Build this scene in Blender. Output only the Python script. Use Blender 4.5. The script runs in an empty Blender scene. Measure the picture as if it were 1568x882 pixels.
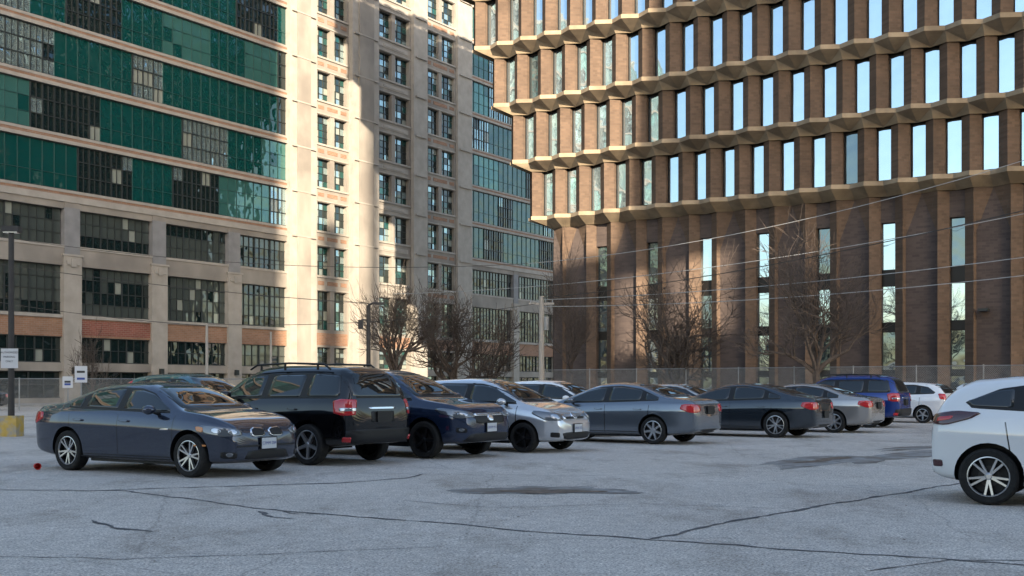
import bpy, math, random
from math import sin, cos, pi, radians, sqrt
from mathutils import Vector, Matrix
from mathutils.bvhtree import BVHTree
random.seed(7)
SC = bpy.context.scene
COL = SC.collection

# ------------------------------------------------------------------ materials
def new_mat(name):
    m = bpy.data.materials.new(name); m.use_nodes = True
    nt = m.node_tree
    return m, nt, nt.nodes['Principled BSDF']

def setp(b, **k):
    names = dict(color='Base Color', rough='Roughness', metal='Metallic', ior='IOR', coat='Coat Weight',
                 coatr='Coat Roughness', spec='Specular IOR Level', emis='Emission Color', emstr='Emission Strength', alpha='Alpha',
                 trans='Transmission Weight')
    for a, v in k.items():
        if a in ('color', 'emis') and len(v) == 3: v = (*v, 1)
        b.inputs[names[a]].default_value = v

def simple(name, color, rough=.5, metal=0., **k):
    m, nt, b = new_mat(name)
    setp(b, color=color, rough=rough, metal=metal, **k)
    return m

def noisy(name, c1, c2, scale=2., rough=.8, detail=6., bump=.0, bscale=30., stretch=(1, 1, 1), metal=0., c3=None, s3=.2, **k):
    m, nt, b = new_mat(name)
    setp(b, rough=rough, metal=metal, **k)
    tc = nt.nodes.new('ShaderNodeTexCoord')
    mp = nt.nodes.new('ShaderNodeMapping'); mp.inputs['Scale'].default_value = stretch
    nt.links.new(tc.outputs['Object'], mp.inputs['Vector'])
    n = nt.nodes.new('ShaderNodeTexNoise'); n.inputs['Scale'].default_value = scale; n.inputs['Detail'].default_value = detail
    nt.links.new(mp.outputs[0], n.inputs['Vector'])
    r = nt.nodes.new('ShaderNodeValToRGB')
    r.color_ramp.elements[0].position = .3; r.color_ramp.elements[1].position = .7
    r.color_ramp.elements[0].color = (*c1, 1); r.color_ramp.elements[1].color = (*c2, 1)
    nt.links.new(n.outputs['Fac'], r.inputs['Fac'])
    out = r.outputs['Color']
    if c3:
        n3 = nt.nodes.new('ShaderNodeTexNoise'); n3.inputs['Scale'].default_value = s3; n3.inputs['Detail'].default_value = 4
        nt.links.new(tc.outputs['Object'], n3.inputs['Vector'])
        r3 = nt.nodes.new('ShaderNodeValToRGB')
        r3.color_ramp.elements[0].position = .45; r3.color_ramp.elements[1].position = .65
        mx = nt.nodes.new('ShaderNodeMixRGB'); mx.inputs['Color2'].default_value = (*c3, 1)
        nt.links.new(n3.outputs['Fac'], r3.inputs['Fac'])
        nt.links.new(r3.outputs['Color'], mx.inputs['Fac'])
        nt.links.new(out, mx.inputs['Color1']); out = mx.outputs['Color']
    nt.links.new(out, b.inputs['Base Color'])
    if bump:
        nb = nt.nodes.new('ShaderNodeTexNoise'); nb.inputs['Scale'].default_value = bscale; nb.inputs['Detail'].default_value = 5
        nt.links.new(tc.outputs['Object'], nb.inputs['Vector'])
        bp = nt.nodes.new('ShaderNodeBump'); bp.inputs['Strength'].default_value = bump; bp.inputs['Distance'].default_value = .03
        nt.links.new(nb.outputs['Fac'], bp.inputs['Height']); nt.links.new(bp.outputs[0], b.inputs['Normal'])
    return m

def brickmat(name, c1, c2, mort, scale=1.0):
    m, nt, b = new_mat(name); setp(b, rough=.9)
    tc = nt.nodes.new('ShaderNodeTexCoord')
    sp = nt.nodes.new('ShaderNodeSeparateXYZ'); nt.links.new(tc.outputs['Object'], sp.inputs[0])
    ad = nt.nodes.new('ShaderNodeMath'); ad.operation = 'ADD'
    nt.links.new(sp.outputs['X'], ad.inputs[0]); nt.links.new(sp.outputs['Y'], ad.inputs[1])
    cb = nt.nodes.new('ShaderNodeCombineXYZ'); nt.links.new(ad.outputs[0], cb.inputs['X']); nt.links.new(sp.outputs['Z'], cb.inputs['Y'])
    br = nt.nodes.new('ShaderNodeTexBrick')
    br.inputs['Color1'].default_value = (*c1, 1); br.inputs['Color2'].default_value = (*c2, 1); br.inputs['Mortar'].default_value = (*mort, 1)
    br.inputs['Scale'].default_value = scale; br.inputs['Brick Width'].default_value = .42; br.inputs['Row Height'].default_value = .15
    br.inputs['Mortar Size'].default_value = .012
    nt.links.new(cb.outputs[0], br.inputs['Vector'])
    n = nt.nodes.new('ShaderNodeTexNoise'); n.inputs['Scale'].default_value = .6; n.inputs['Detail'].default_value = 5
    nt.links.new(tc.outputs['Object'], n.inputs['Vector'])
    mr = nt.nodes.new('ShaderNodeMapRange'); mr.inputs['To Min'].default_value = .60; mr.inputs['To Max'].default_value = 1.40
    nt.links.new(n.outputs['Fac'], mr.inputs['Value'])
    mx = nt.nodes.new('ShaderNodeMixRGB'); mx.blend_type = 'MULTIPLY'; mx.inputs['Fac'].default_value = 1
    nt.links.new(br.outputs['Color'], mx.inputs['Color1']); nt.links.new(mr.outputs[0], mx.inputs['Color2'])
    nt.links.new(mx.outputs[0], b.inputs['Base Color'])
    return m

def glassmat(name, color, metal, rough=.03, ior=1.8, wav=.05, wscale=.5):
    m, nt, b = new_mat(name); setp(b, color=color, metal=metal, rough=rough, ior=ior)
    if wav:
        tc = nt.nodes.new('ShaderNodeTexCoord')
        nb = nt.nodes.new('ShaderNodeTexNoise'); nb.inputs['Scale'].default_value = wscale; nb.inputs['Detail'].default_value = 2
        nt.links.new(tc.outputs['Object'], nb.inputs['Vector'])
        bp = nt.nodes.new('ShaderNodeBump'); bp.inputs['Strength'].default_value = 1; bp.inputs['Distance'].default_value = wav
        nt.links.new(nb.outputs['Fac'], bp.inputs['Height']); nt.links.new(bp.outputs[0], b.inputs['Normal'])
    return m

M = {}
M['cream'] = noisy('cream_concrete', (.205, .188, .167), (.275, .255, .228), .8, .85, c3=(.17, .155, .14), s3=.25, stretch=(1, 1, .35))
M['cream2'] = noisy('cream_trim', (.245, .228, .205), (.315, .294, .266), 1.2, .8)
M['cgray'] = noisy('grey_pier', (.15, .153, .16), (.21, .212, .22), 1.2, .8)
M['obrick'] = brickmat('orange_brick', (.20, .105, .062), (.25, .138, .088), (.22, .19, .16))
M['obrick2'] = brickmat('red_brick', (.15, .042, .027), (.20, .062, .042), (.22, .18, .15))
M['frame'] = simple('dark_frame', (.014, .019, .020), .5)
M['gframe'] = simple('teal_frame', (.014, .062, .060), .45)
M['g_teal'] = glassmat('glass_teal', (.003, .055, .053), .14, ior=1.85, wav=.12)
M['g_teal2'] = glassmat('glass_teal_light', (.05, .16, .15), .35, ior=1.9, wav=.12)
M['g_dark'] = glassmat('glass_dark', (.007, .018, .020), .18, ior=1.9, wav=.16)
M['g_refl'] = glassmat('glass_reflective', (.35, .47, .50), .75, wav=.16)
M['g_blind'] = glassmat('glass_blind', (.24, .265, .24), .1, ior=1.8)
M['g_grey'] = glassmat('glass_grey', (.072, .090, .087), .3, ior=1.8, wav=.08)
M['bbrick'] = brickmat('brown_brick', (.076, .050, .036), (.112, .075, .053), (.09, .068, .052))
M['bbrick2'] = brickmat('purple_brown_brick', (.052, .040, .038), (.076, .058, .053), (.07, .055, .05))
M['tan'] = noisy('tan_precast', (.235, .185, .125), (.325, .26, .182), 1.5, .85, c3=(.17, .135, .095), s3=.5)
M['g_sky'] = glassmat('glass_mirror', (.46, .58, .66), .9, wav=.02)
M['g_sky2'] = glassmat('glass_mirror_dim', (.15, .20, .22), .8, wav=.06)
M['winfr'] = simple('bronze_frame', (.016, .014, .013), .4, .5)
M['black'] = simple('black_plastic', (.010, .010, .011), .5, spec=.35)
M['rubber'] = noisy('tyre_rubber', (.014, .014, .015), (.026, .026, .025), 20, .85, spec=.25)
M['alloy'] = simple('alloy_rim', (.50, .51, .53), .3, .85)
M['dalloy'] = simple('dark_rim', (.02, .02, .022), .4, .6)
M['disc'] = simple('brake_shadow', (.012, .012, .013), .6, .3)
M['carglass'] = simple('car_glass', (.008, .012, .014), .02, 0, ior=1.65)
M['chrome'] = simple('chrome', (.70, .71, .73), .12, 1)
M['red'] = simple('tail_lamp_red', (.45, .006, .010), .12, 0, coat=1)
M['dred'] = simple('tail_lamp_dark', (.05, .006, .010), .1, 0, coat=1)
M['lens'] = simple('headlamp_lens', (.14, .15, .165), .08, .5, coat=1)
M['lensin'] = simple('headlamp_reflector', (.42, .44, .46), .15, .9)
M['amber'] = simple('amber_lamp', (.55, .20, .04), .2, 0, coat=1)
M['plate'] = simple('plate_white', (.50, .52, .55), .4)
M['ink'] = simple('plate_ink', (.02, .05, .25), .5)
M['blackink'] = simple('sign_ink', (.03, .03, .03), .6)
M['steel'] = noisy('galvanised_steel', (.20, .21, .22), (.30, .31, .32), 3, .5, metal=.6)
M['dsteel'] = noisy('dark_pole', (.02, .018, .018), (.04, .035, .032), 3, .6)
M['wood'] = noisy('weathered_pole', (.24, .22, .195), (.35, .33, .30), 3, .85, stretch=(6, 6, .5))
M['yellow'] = noisy('yellow_painted_concrete', (.46, .30, .05), (.56, .39, .12), 5, .8, c3=(.32, .30, .26), s3=4)
M['sign'] = simple('sign_white', (.52, .52, .53), .5)
M['bark'] = noisy('bark', (.048, .037, .031), (.105, .080, .064), 6, .9)
M['redcup'] = simple('red_litter', (.6, .03, .02), .4)
M['crack'] = noisy('crack_sealant', (.035, .036, .04), (.12, .12, .125), 6, .8)
M['patch'] = noisy('asphalt_repair', (.15, .145, .14), (.33, .32, .31), 5, .9, bump=.4, bscale=60, c3=(.14, .115, .095), s3=1.5)
M['pothole'] = noisy('pothole_dirt', (.06, .043, .034), (.22, .165, .125), 7, .95, bump=.6, bscale=40)
M['conc'] = noisy('sidewalk_concrete', (.24, .235, .22), (.32, .31, .29), 2, .9)
M['gray'] = noisy('sun_blocker_wall', (.30, .285, .26), (.37, .35, .32), 1, .85)  # wall of the added sun-blocking buildings, out of view
M['wire'] = simple('cable', (.02, .02, .02), .6)
M['soil'] = noisy('dry_grass', (.06, .05, .03), (.12, .10, .055), 4, .95)

def asphalt():
    m, nt, b = new_mat('asphalt'); setp(b, rough=.85)
    N = nt.nodes.new; L = nt.links.new
    tc = N('ShaderNodeTexCoord')
    def noise(s, d=5, rough=.6, stretch=None):
        n = N('ShaderNodeTexNoise'); n.inputs['Scale'].default_value = s; n.inputs['Detail'].default_value = d
        n.inputs['Roughness'].default_value = rough
        if stretch:
            mp = N('ShaderNodeMapping'); mp.inputs['Scale'].default_value = stretch; mp.inputs['Rotation'].default_value = (0, 0, .6)
            L(tc.outputs['Object'], mp.inputs['Vector']); L(mp.outputs[0], n.inputs['Vector'])
        else: L(tc.outputs['Object'], n.inputs['Vector'])
        return n
    def ramp(src, p0, p1, c0, c1):
        r = N('ShaderNodeValToRGB'); e = r.color_ramp.elements
        e[0].position = p0; e[1].position = p1; e[0].color = (*c0, 1); e[1].color = (*c1, 1)
        L(src, r.inputs['Fac']); return r
    def mult(a, c):
        x = N('ShaderNodeMixRGB'); x.blend_type = 'MULTIPLY'; x.inputs['Fac'].default_value = 1
        L(a, x.inputs['Color1']); L(c, x.inputs['Color2']); return x.outputs[0]
    base = ramp(noise(.35, 6).outputs['Fac'], .3, .72, (.50, .462, .425), (.63, .585, .54))
    sp = ramp(noise(42, 3, .85).outputs['Fac'], .36, .66, (.30, .30, .31), (1.55, 1.53, 1.50))
    md = ramp(noise(7, 7, .75).outputs['Fac'], .3, .7, (.70, .70, .71), (1.2, 1.2, 1.18))
    st = ramp(noise(.8, 6, .68, (1, .45, 1)).outputs['Fac'], .34, .50, (.70, .68, .66), (1, 1, 1))
    v = N('ShaderNodeTexVoronoi'); v.feature = 'DISTANCE_TO_EDGE'; v.inputs['Scale'].default_value = .22
    nz = noise(1.2, 6); mxv = N('ShaderNodeMixRGB'); mxv.inputs['Fac'].default_value = .2
    L(tc.outputs['Object'], mxv.inputs['Color1']); L(nz.outputs['Color'], mxv.inputs['Color2']); L(mxv.outputs[0], v.inputs['Vector'])
    cr = ramp(v.outputs['Distance'], .001, .004, (.74, .74, .74), (1, 1, 1))
    c = mult(mult(mult(mult(base.outputs[0], sp.outputs[0]), md.outputs[0]), st.outputs[0]), cr.outputs[0])
    L(c, b.inputs['Base Color'])
    bp = N('ShaderNodeBump'); bp.inputs['Strength'].default_value = .7; bp.inputs['Distance'].default_value = .012
    L(noise(60, 3, .8).outputs['Fac'], bp.inputs['Height']); L(bp.outputs[0], b.inputs['Normal'])
    return m
M['asphalt'] = asphalt()

def paint(name, col, gaps, zlo=.28, zhi=1.0, metal=.5, rough=.17):
    m, nt, b = new_mat(name)
    setp(b, rough=rough, metal=metal, coat=1., coatr=.01, spec=.5 if sum(col) > .5 else .0)
    N = nt.nodes.new; L = nt.links.new
    b.inputs['Coat IOR'].default_value = 1.6
    tc = N('ShaderNodeTexCoord'); sp = N('ShaderNodeSeparateXYZ'); L(tc.outputs['Object'], sp.inputs[0])
    acc = None
    def math_(op, a, b_=None, c=None):
        n = N('ShaderNodeMath'); n.operation = op
        for i, v in enumerate((a, b_, c)):
            if v is None: continue
            if isinstance(v, (int, float)): n.inputs[i].default_value = v
            else: L(v, n.inputs[i])
        return n.outputs[0]
    for g in gaps:
        xx = math_('ADD', sp.outputs['X'], math_('MULTIPLY', sp.outputs['Z'], g[1]))
        c = math_('COMPARE', xx, g[0], .008)
        acc = c if acc is None else math_('ADD', acc, c)
    zz = math_('MULTIPLY', math_('GREATER_THAN', sp.outputs['Z'], zlo), math_('LESS_THAN', sp.outputs['Z'], zhi))
    acc = math_('MULTIPLY', acc, zz)
    g0 = min(g[0] for g in gaps); g1 = max(g[0] for g in gaps)
    sl = math_('COMPARE', sp.outputs['Z'], zlo, .008)
    sl = math_('MULTIPLY', sl, math_('MULTIPLY', math_('GREATER_THAN', sp.outputs['X'], g0), math_('LESS_THAN', sp.outputs['X'], g1)))
    acc = math_('ADD', acc, sl); acc = math_('MINIMUM', acc, 1)
    n = N('ShaderNodeTexNoise'); n.inputs['Scale'].default_value = 5; L(tc.outputs['Object'], n.inputs['Vector'])
    mr = N('ShaderNodeMapRange'); mr.inputs['From Min'].default_value = .55; mr.inputs['From Max'].default_value = .2
    L(sp.outputs['Z'], mr.inputs['Value'])
    dust = math_('MULTIPLY', math_('MULTIPLY', mr.outputs[0], n.outputs['Fac']), .16)
    mx0 = N('ShaderNodeMixRGB'); mx0.inputs['Color1'].default_value = (*col, 1); mx0.inputs['Color2'].default_value = (.20, .19, .18, 1)
    L(dust, mx0.inputs['Fac'])
    mx = N('ShaderNodeMixRGB'); mx.inputs['Color2'].default_value = (.004, .004, .004, 1)
    L(acc, mx.inputs['Fac']); L(mx0.outputs[0], mx.inputs['Color1']); L(mx.outputs[0], b.inputs['Base Color'])
    return m

# ------------------------------------------------------------------ mesh builder
class MB:
    def __init__(s): s.v = []; s.f = []; s.m = []; s.mats = []
    def mi(s, mat):
        if mat not in s.mats: s.mats.append(mat)
        return s.mats.index(mat)
    def face(s, pts, mat):
        n = len(s.v); s.v += [tuple(p) for p in pts]; s.f.append(tuple(range(n, n + len(pts)))); s.m.append(s.mi(mat))
    def box(s, x0, x1, y0, y1, z0, z1, mat):
        if x0 > x1: x0, x1 = x1, x0
        if y0 > y1: y0, y1 = y1, y0
        n = len(s.v)
        s.v += [(x0, y0, z0), (x1, y0, z0), (x1, y1, z0), (x0, y1, z0), (x0, y0, z1), (x1, y0, z1), (x1, y1, z1), (x0, y1, z1)]
        for q in ((0, 3, 2, 1), (4, 5, 6, 7), (0, 1, 5, 4), (1, 2, 6, 5), (2, 3, 7, 6), (3, 0, 4, 7)):
            s.f.append(tuple(n + i for i in q)); s.m.append(s.mi(mat))
    def add(s, verts, faces, mat):
        n = len(s.v); s.v += [tuple(v) for v in verts]; k = s.mi(mat)
        for f in faces: s.f.append(tuple(n + i for i in f)); s.m.append(k)
    def tube(s, p0, p1, r0, r1, mat, n=6):
        p0 = Vector(p0); p1 = Vector(p1); d = (p1 - p0)
        if d.length < 1e-6: return
        d.normalize(); a = d.orthogonal().normalized(); b = d.cross(a)
        vs = []
        for p, r in ((p0, r0), (p1, r1)):
            for i in range(n):
                t = 2 * pi * i / n; vs.append(p + a * (cos(t) * r) + b * (sin(t) * r))
        fs = [(i, (i + 1) % n, n + (i + 1) % n, n + i) for i in range(n)]
        if n > 3: fs += [tuple(range(n))[::-1], tuple(range(n, 2 * n))]
        s.add(vs, fs, mat)
    def lathe(s, prof, mat, n=32, axis='y', closed=False):
        vs = []; k = len(prof)
        for i in range(n):
            t = 2 * pi * i / n
            for (r, a) in prof:
                if axis == 'y': vs.append((r * cos(t), a, r * sin(t)))
                else: vs.append((r * cos(t), r * sin(t), a))
        fs = []
        for i in range(n):
            j = (i + 1) % n
            for q in range(k - 1): fs.append((i * k + q, j * k + q, j * k + q + 1, i * k + q + 1))
            if closed: fs.append((i * k + k - 1, j * k + k - 1, j * k, i * k))
        s.add(vs, fs, mat)
    def mesh(s, name, smooth=False):
        me = bpy.data.meshes.new(name); me.from_pydata(s.v, [], s.f)
        for m in s.mats: me.materials.append(m)
        me.polygons.foreach_set('material_index', s.m)
        if smooth: me.polygons.foreach_set('use_smooth', [True] * len(me.polygons))
        me.update(); return me
    def obj(s, name, parent=None, smooth=False):
        o = bpy.data.objects.new(name, s.mesh(name, smooth)); COL.objects.link(o)
        if parent: o.parent = parent
        return o

def empty(name, loc=(0, 0, 0), rot=0):
    e = bpy.data.objects.new(name, None); COL.objects.link(e); e.location = loc; e.rotation_euler = (0, 0, rot); e.empty_display_size = .5
    return e

EYE = 1.35
# ------------------------------------------------------------------ ground
g = MB(); g.face([(-500, -400, 0), (500, -400, 0), (500, 600, 0), (-500, 600, 0)], M['asphalt']); g.obj('ground')

def strip(mb, pts, w, z, mat, seed=0, step=.12):
    rnd = random.Random(seed); P = []
    for (a, b) in zip(pts[:-1], pts[1:]):
        a = Vector((*a, 0)); b = Vector((*b, 0)); n = max(1, int((b - a).length / step))
        for i in range(n): P.append(a.lerp(b, i / n))
    P.append(Vector((*pts[-1], 0)))
    off = 0; R = []
    for i, p in enumerate(P):
        d = (P[min(i + 1, len(P) - 1)] - P[max(i - 1, 0)]).normalized(); nrm = Vector((-d.y, d.x, 0))
        off = off * .85 + rnd.uniform(-.03, .03)
        ww = w * rnd.uniform(.35, 1.3) * (.3 if i in (0, len(P) - 1) else 1)
        c = p + nrm * off; R.append((c + nrm * ww, c - nrm * ww))
    for a, b in zip(R[:-1], R[1:]):
        mb.face([(a[1].x, a[1].y, z), (b[1].x, b[1].y, z), (b[0].x, b[0].y, z), (a[0].x, a[0].y, z)], mat)

ck = MB()
strip(ck, [(-11, 14.6), (-6.7, 14.35), (-5.05, 14.15), (-3.77, 13.1), (-2.79, 12.2), (-.94, 11.0), (.22, 10.2), (2.0, 9.22), (3.9, 8.3), (6, 7.4)], .026, .004, M['crack'], 1)
strip(ck, [(-5.6, 14.1), (-3.92, 14.82), (-2.4, 15.3), (-1.52, 16.1), (-1.3, 16.9)], .03, .0045, M['crack'], 2)
strip(ck, [(1.19, 9.69), (2.18, 10.9), (3.7, 12.53), (5.79, 14.82), (8, 17)], .03, .0045, M['crack'], 3)
strip(ck, [(-4.24, 11.1), (-3.81, 10.5), (-3.34, 10.2)], .035, .004, M['crack'], 4)
strip(ck, [(-2.75, 11.87), (-2.51, 11.3), (-2.24, 11.15)], .03, .004, M['crack'], 5)
strip(ck, [(-2.7, 12.1), (-2.4, 11.6), (-1.9, 11.5)], .012, .004, M['crack'], 15)
strip(ck, [(-1.3, 13.0), (-.2, 12.2), (1.5, 12.6), (3.2, 12.1)], .008, .004, M['crack'], 6)
strip(ck, [(-6, 9), (-3, 8.6), (-.5, 9.3)], .008, .004, M['crack'], 8)
strip(ck, [(-3, 17.2), (1, 16.6), (5, 17.6), (9, 17.2)], .008, .0045, M['crack'], 18)
strip(ck, [(2.6, 8.0), (3.4, 8.6), (4.6, 8.5)], .012, .0045, M['crack'], 19)
ck.obj('pavement_crack')

def blob(mb, cx, cy, rx, ry, z, mat, seed, ang=0, n=72, j=.2):
    rnd = random.Random(seed); ph = [rnd.uniform(0, 6.28) for _ in range(8)]; pts = []
    for i in range(n):
        t = 2 * pi * i / n
        r = 1 + sum(j / (k * .7 + 1) * sin((k + 2) * t + ph[k]) for k in range(8)) + rnd.uniform(-.07, .07)
        x = rx * r * cos(t); y = ry * r * sin(t)
        pts.append((cx + x * cos(ang) - y * sin(ang), cy + x * sin(ang) + y * cos(ang), z))
    mb.face(pts, mat)
pt = MB()
blob(pt, .42, 14.25, .95, .62, .004, M['patch'], 3, j=.22)
blob(pt, .45, 14.05, .52, .28, .008, M['pothole'], 4, j=.25)
blob(pt, 6.6, 20.6, 3.0, .75, .004, M['patch'], 9, .83, j=.3)
blob(pt, 9.6, 24.6, 2.0, .45, .004, M['patch'], 11, .7, j=.3)
blob(pt, 5.8, 20.2, 1.0, .2, .008, M['pothole'], 14, .83, j=.3)
pt.obj('asphalt_patch')
lt = MB()
rnd = random.Random(5)
for i in range(420):
    y = rnd.uniform(7.2, 24); x = rnd.uniform(-.5, .5) * y * 1.05; r = rnd.uniform(.007, .018)
    a = rnd.uniform(0, 6); pts = []
    for k in range(5):
        pts.append((x + r * cos(a + k * 1.25) * rnd.uniform(.6, 1.4), y + r * sin(a + k * 1.25) * rnd.uniform(.6, 1.4), .006 + rnd.uniform(0, .006)))
    lt.face(pts, random.Random(i).choice([M['pothole'], M['bark'], M['conc'], M['obrick']]))
lt.obj('gravel_and_leaf_litter')

A1 = radians(55.6); A2 = radians(-34.4)
Lorig = (-36.4, 78.0, 0); Rorig = (2.3, 77.0, 0)
sw = MB(); sw.box(-75, 140, -6, 0.2, 0, .14, M['conc']); o = sw.obj('sidewalk'); o.location = Lorig; o.rotation_euler[2] = A1
sw = MB(); sw.box(-6, 60, -3.2, 1.5, 0, .13, M['conc']); sw.box(-6, 60, -9, -3.2, 0, .12, M['soil']); o = sw.obj('sidewalk'); o.location = Rorig; o.rotation_euler[2] = A2

# ------------------------------------------------------------------ left building
LB = empty('warehouse_office_building', Lorig, A1)
w = MB(); gl = MB(); fr = MB()
rg = random.Random(11)
def pane(mb, s0, s1, y, z0, z1, mat, tilt=.008):
    a = rg.uniform(-tilt, tilt); b = rg.uniform(-tilt, tilt); hw = (s1 - s0) / 2; hh = (z1 - z0) / 2
    def yy(u, v): return y + a * u * hw + b * v * hh
    mb.face([(s0, yy(-1, -1), z0), (s1, yy(1, -1), z0), (s1, yy(1, 1), z1), (s0, yy(-1, 1), z1)], mat)

def ribbon(s0, s1, z0, z1, yg, nv, green=True, pw=.98, prob=None):
    n = max(1, round((s1 - s0) / pw)); d = (s1 - s0) / n; hh = (z1 - z0) / nv
    fm = M['gframe'] if green else M['frame']
    mode = rg.choice(['teal', 'win', 'light']); left = 0; gm = M['g_dark']
    if not green and not prob:
        rowm = [rg.choices([M['g_dark'], M['g_grey'], M['g_blind']], q)[0] for q in ([6, 3, 0], [2, 6, 0], [2, 7, .3], [1, 6, 2])][:nv]
        if nv <= 2: rowm = [rg.choice([M['g_dark'], M['g_grey']]) for _ in range(nv)]
    for i in range(n):
        a = s0 + i * d
        if green:
            if left <= 0:
                mode = {'teal': rg.choice(['win', 'win', 'light', 'teal']), 'win': rg.choice(['teal', 'teal', 'teal', 'light']), 'light': rg.choice(['teal', 'win'])}[mode]
                left = rg.choice([3, 4, 4, 5, 6])
                gm = rg.choice([M['g_dark'], M['g_dark'], M['g_refl']])
            left -= 1
            for j in range(nv):
                if mode == 'teal': m = M['g_teal']
                elif mode == 'light': m = rg.choices([M['g_teal2'], M['g_teal']], [8, 1])[0]
                else: m = gm if rg.random() < .84 else rg.choice([M['g_refl'], M['g_blind'], M['g_dark']])
                pane(gl, a, a + d, yg, z0 + j * hh, z0 + (j + 1) * hh, m, .006 if mode != 'win' else .016)
            if mode == 'win':
                fr.box(a - .05, a + .05, yg - .10, yg + .02, z0, z1, M['frame'])
                for jj in (1, 2): fr.box(a + .05, a + d - .05, yg - .08, yg + .02, z0 + hh * jj - .035, z0 + hh * jj + .035, M['frame'])
                fr.box(a + d / 2 - .025, a + d / 2 + .025, yg - .07, yg + .02, z0 + .0, z1, M['frame'])
            else:
                fr.box(a - .022, a + .022, yg - .06, yg + .02, z0, z1, fm)
                fr.box(a + .03, a + d - .03, yg - .05, yg + .02, z0 + hh * 1.0 - .018, z0 + hh * 1.0 + .018, fm)
                if mode == 'light': fr.box(a + .03, a + d - .03, yg - .05, yg + .02, z0 + hh * 2.0 - .018, z0 + hh * 2.0 + .018, fm)
        else:
            for j in range(nv):
                if prob: m = rg.choices(prob[0], prob[1])[0]
                else: m = rowm[j] if rg.random() < .85 else rg.choice([M['g_dark'], M['g_grey'], M['g_grey'], M['g_blind']])
                pane(gl, a, a + d, yg, z0 + j * hh, z0 + (j + 1) * hh, m)
            fr.box(a - .03, a + .03, yg - .07, yg + .02, z0, z1, M['frame'])
            if i % 3 == 0: fr.box(a - .07, a + .07, yg - .10, yg - .071, z0, z1, M['frame'])
    if not green:
        for j in range(1, nv): fr.box(s0, s1, yg - .055, yg + .02, z0 + j * hh - .03, z0 + j * hh + .03, M['frame'])
    fr.box(s0, s1, yg - .09, yg + .02, z1 - .07, z1, M['frame']); fr.box(s0, s1, yg - .09, yg + .02, z0, z0 + .07, M['frame'])

E = EYE
S0, S1, S2, S3 = -65.0, 27.8, 56.0, 110.0
zC0, zC1 = 10.6 + E, 13.35 + E; zB0, zB1 = 5.4 + E, 9.1 + E; zA0, zA1 = 1.8 + E, 3.75 + E
zL = 14.1 + E; FH = 4.15; NF = 8
YG = .35
w.box(S0, S3, .6, 30, 0, zL + FH * NF + .8, M['cream'])
def low_section(s0, s1, pil, pw):
    for (z0, z1, m, y) in ((0, .5, 'cream', .05), (1.15 + E, zA0, 'cream', 0), (zA1, zB0 - .25, 'obrick', .06), (zB0 - .25, zB0, 'cream2', -.06),
                           (zB1, zC0 - .2, 'cream', 0), (zC0 - .2, zC0, 'cream2', -.06), (zC1, zL - .25, 'cream', 0)):
        w.box(s0, s1, y, .6, z0, z1, M[m])
    w.box(s0, s1, -.10, .6, zL - .25, zL - .02, M['cream2'])
    for k in range(len(pil) - 1):
        a = pil[k] + pw / 2; b = pil[k + 1] - pw / 2
        a = max(a, s0); b = min(b, s1)
        if b - a < 1: continue
        ribbon(a, b, .5, 1.15 + E, YG + .1, 2, False, 1.25)
        ribbon(a, b, zA0, zA1, YG, 2, False, .75)
        ribbon(a, b, zB0, zB1, YG, 4, False, .62)
        ribbon(a, b, zC0, zC1, YG, 3, False, .62)
        if abs(pil[k] - 5.7) < .1: w.box(a + .1, b - .1, .03, .07, zA1 + .15, zB0 - .35, M['obrick2'])
    for p in pil:
        if p - pw / 2 < s0 - .1 or p + pw / 2 > s1 + .1: continue
        w.box(p - pw / 2, p + pw / 2, -.16, .6, 0, zB1 + .7, M['cream2'])
        w.box(p - pw / 2 - .12, p + pw / 2 + .12, -.22, .5, zB1 + .7, zB1 + .85, M['cream2'])
        w.box(p - pw / 2 + .1, p + pw / 2 - .1, -.08, .6, zB1 + .85, zC1 + .1, M['cgray'])
        w.box(p - pw / 2 + .12, p + pw / 2 - .12, -.05, .55, zC1 + .1, zL - .26, M['cream'])
        w.box(p - .55, p + .55, -.25, -.16, zB1 + .05, zB1 + .35, M['cream2'])
        w.box(p - .22, p + .22, -.29, -.25, zB1 - .1, zB1 + .5, M['cream2'])
pilL = [5.7 + 7.9 * k for k in range(-9, 3)] + [29.35]
low_section(S0, S1, pilL, 1.5)
for k in range(NF):
    z = zL + FH * k
    w.box(S0, S1, -.06, .6, z - .02, z + .24, M['cream2'])
    w.box(S0, S1, .0, .6, z + .24, z + .46, M['obrick'])
    w.box(S0, S1, -.03, .6, z + .46, z + .66, M['cream2'])
    ribbon(S0, S1, z + .66, z + FH - .02, YG - .15, 3)
pilR = [56 + 9.2 * k for k in range(0, 6)]
low_section(S2, S3, pilR, 1.2)
for k in range(NF):
    z = zL + FH * k
    w.box(S2, S3, -.06, .6, z - .02, z + .22, M['cream2'])
    w.box(S2, S3, .0, .6, z + .22, z + .40, M['obrick'])
    w.box(S2, S3, -.03, .6, z + .40, z + .56, M['cream2'])
    ribbon(S2, S3, z + .56, z + FH - .02, YG - .15, 3)
ztop = zL + FH * NF + 1.2
pils = [(27.8, 31.3, -.35), (35.9, 39.8, -.65), (45.4, 47.7, -.55), (53.3, 56.0, -.35)]
for a, b, y in pils:
    w.box(a, b, y, .7, 0, ztop, M['cream2'])
    if b - a > 3:
        w.box(a + .9, b - .9, y - .14, y, .9, ztop - 2, M['cream'])
    for k in range(NF):
        z = zL + FH * k
        w.box(a + .25, b - .25, y - .18, y, z - .22, z - .08, M['cream2'])
rows = [(.5, 1.15 + E), (zA0, zA1), (zB0, zB1), (zC0, zC1)] + [(zL + FH * k + .75, zL + FH * k + 3.45) for k in range(NF)]
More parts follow.
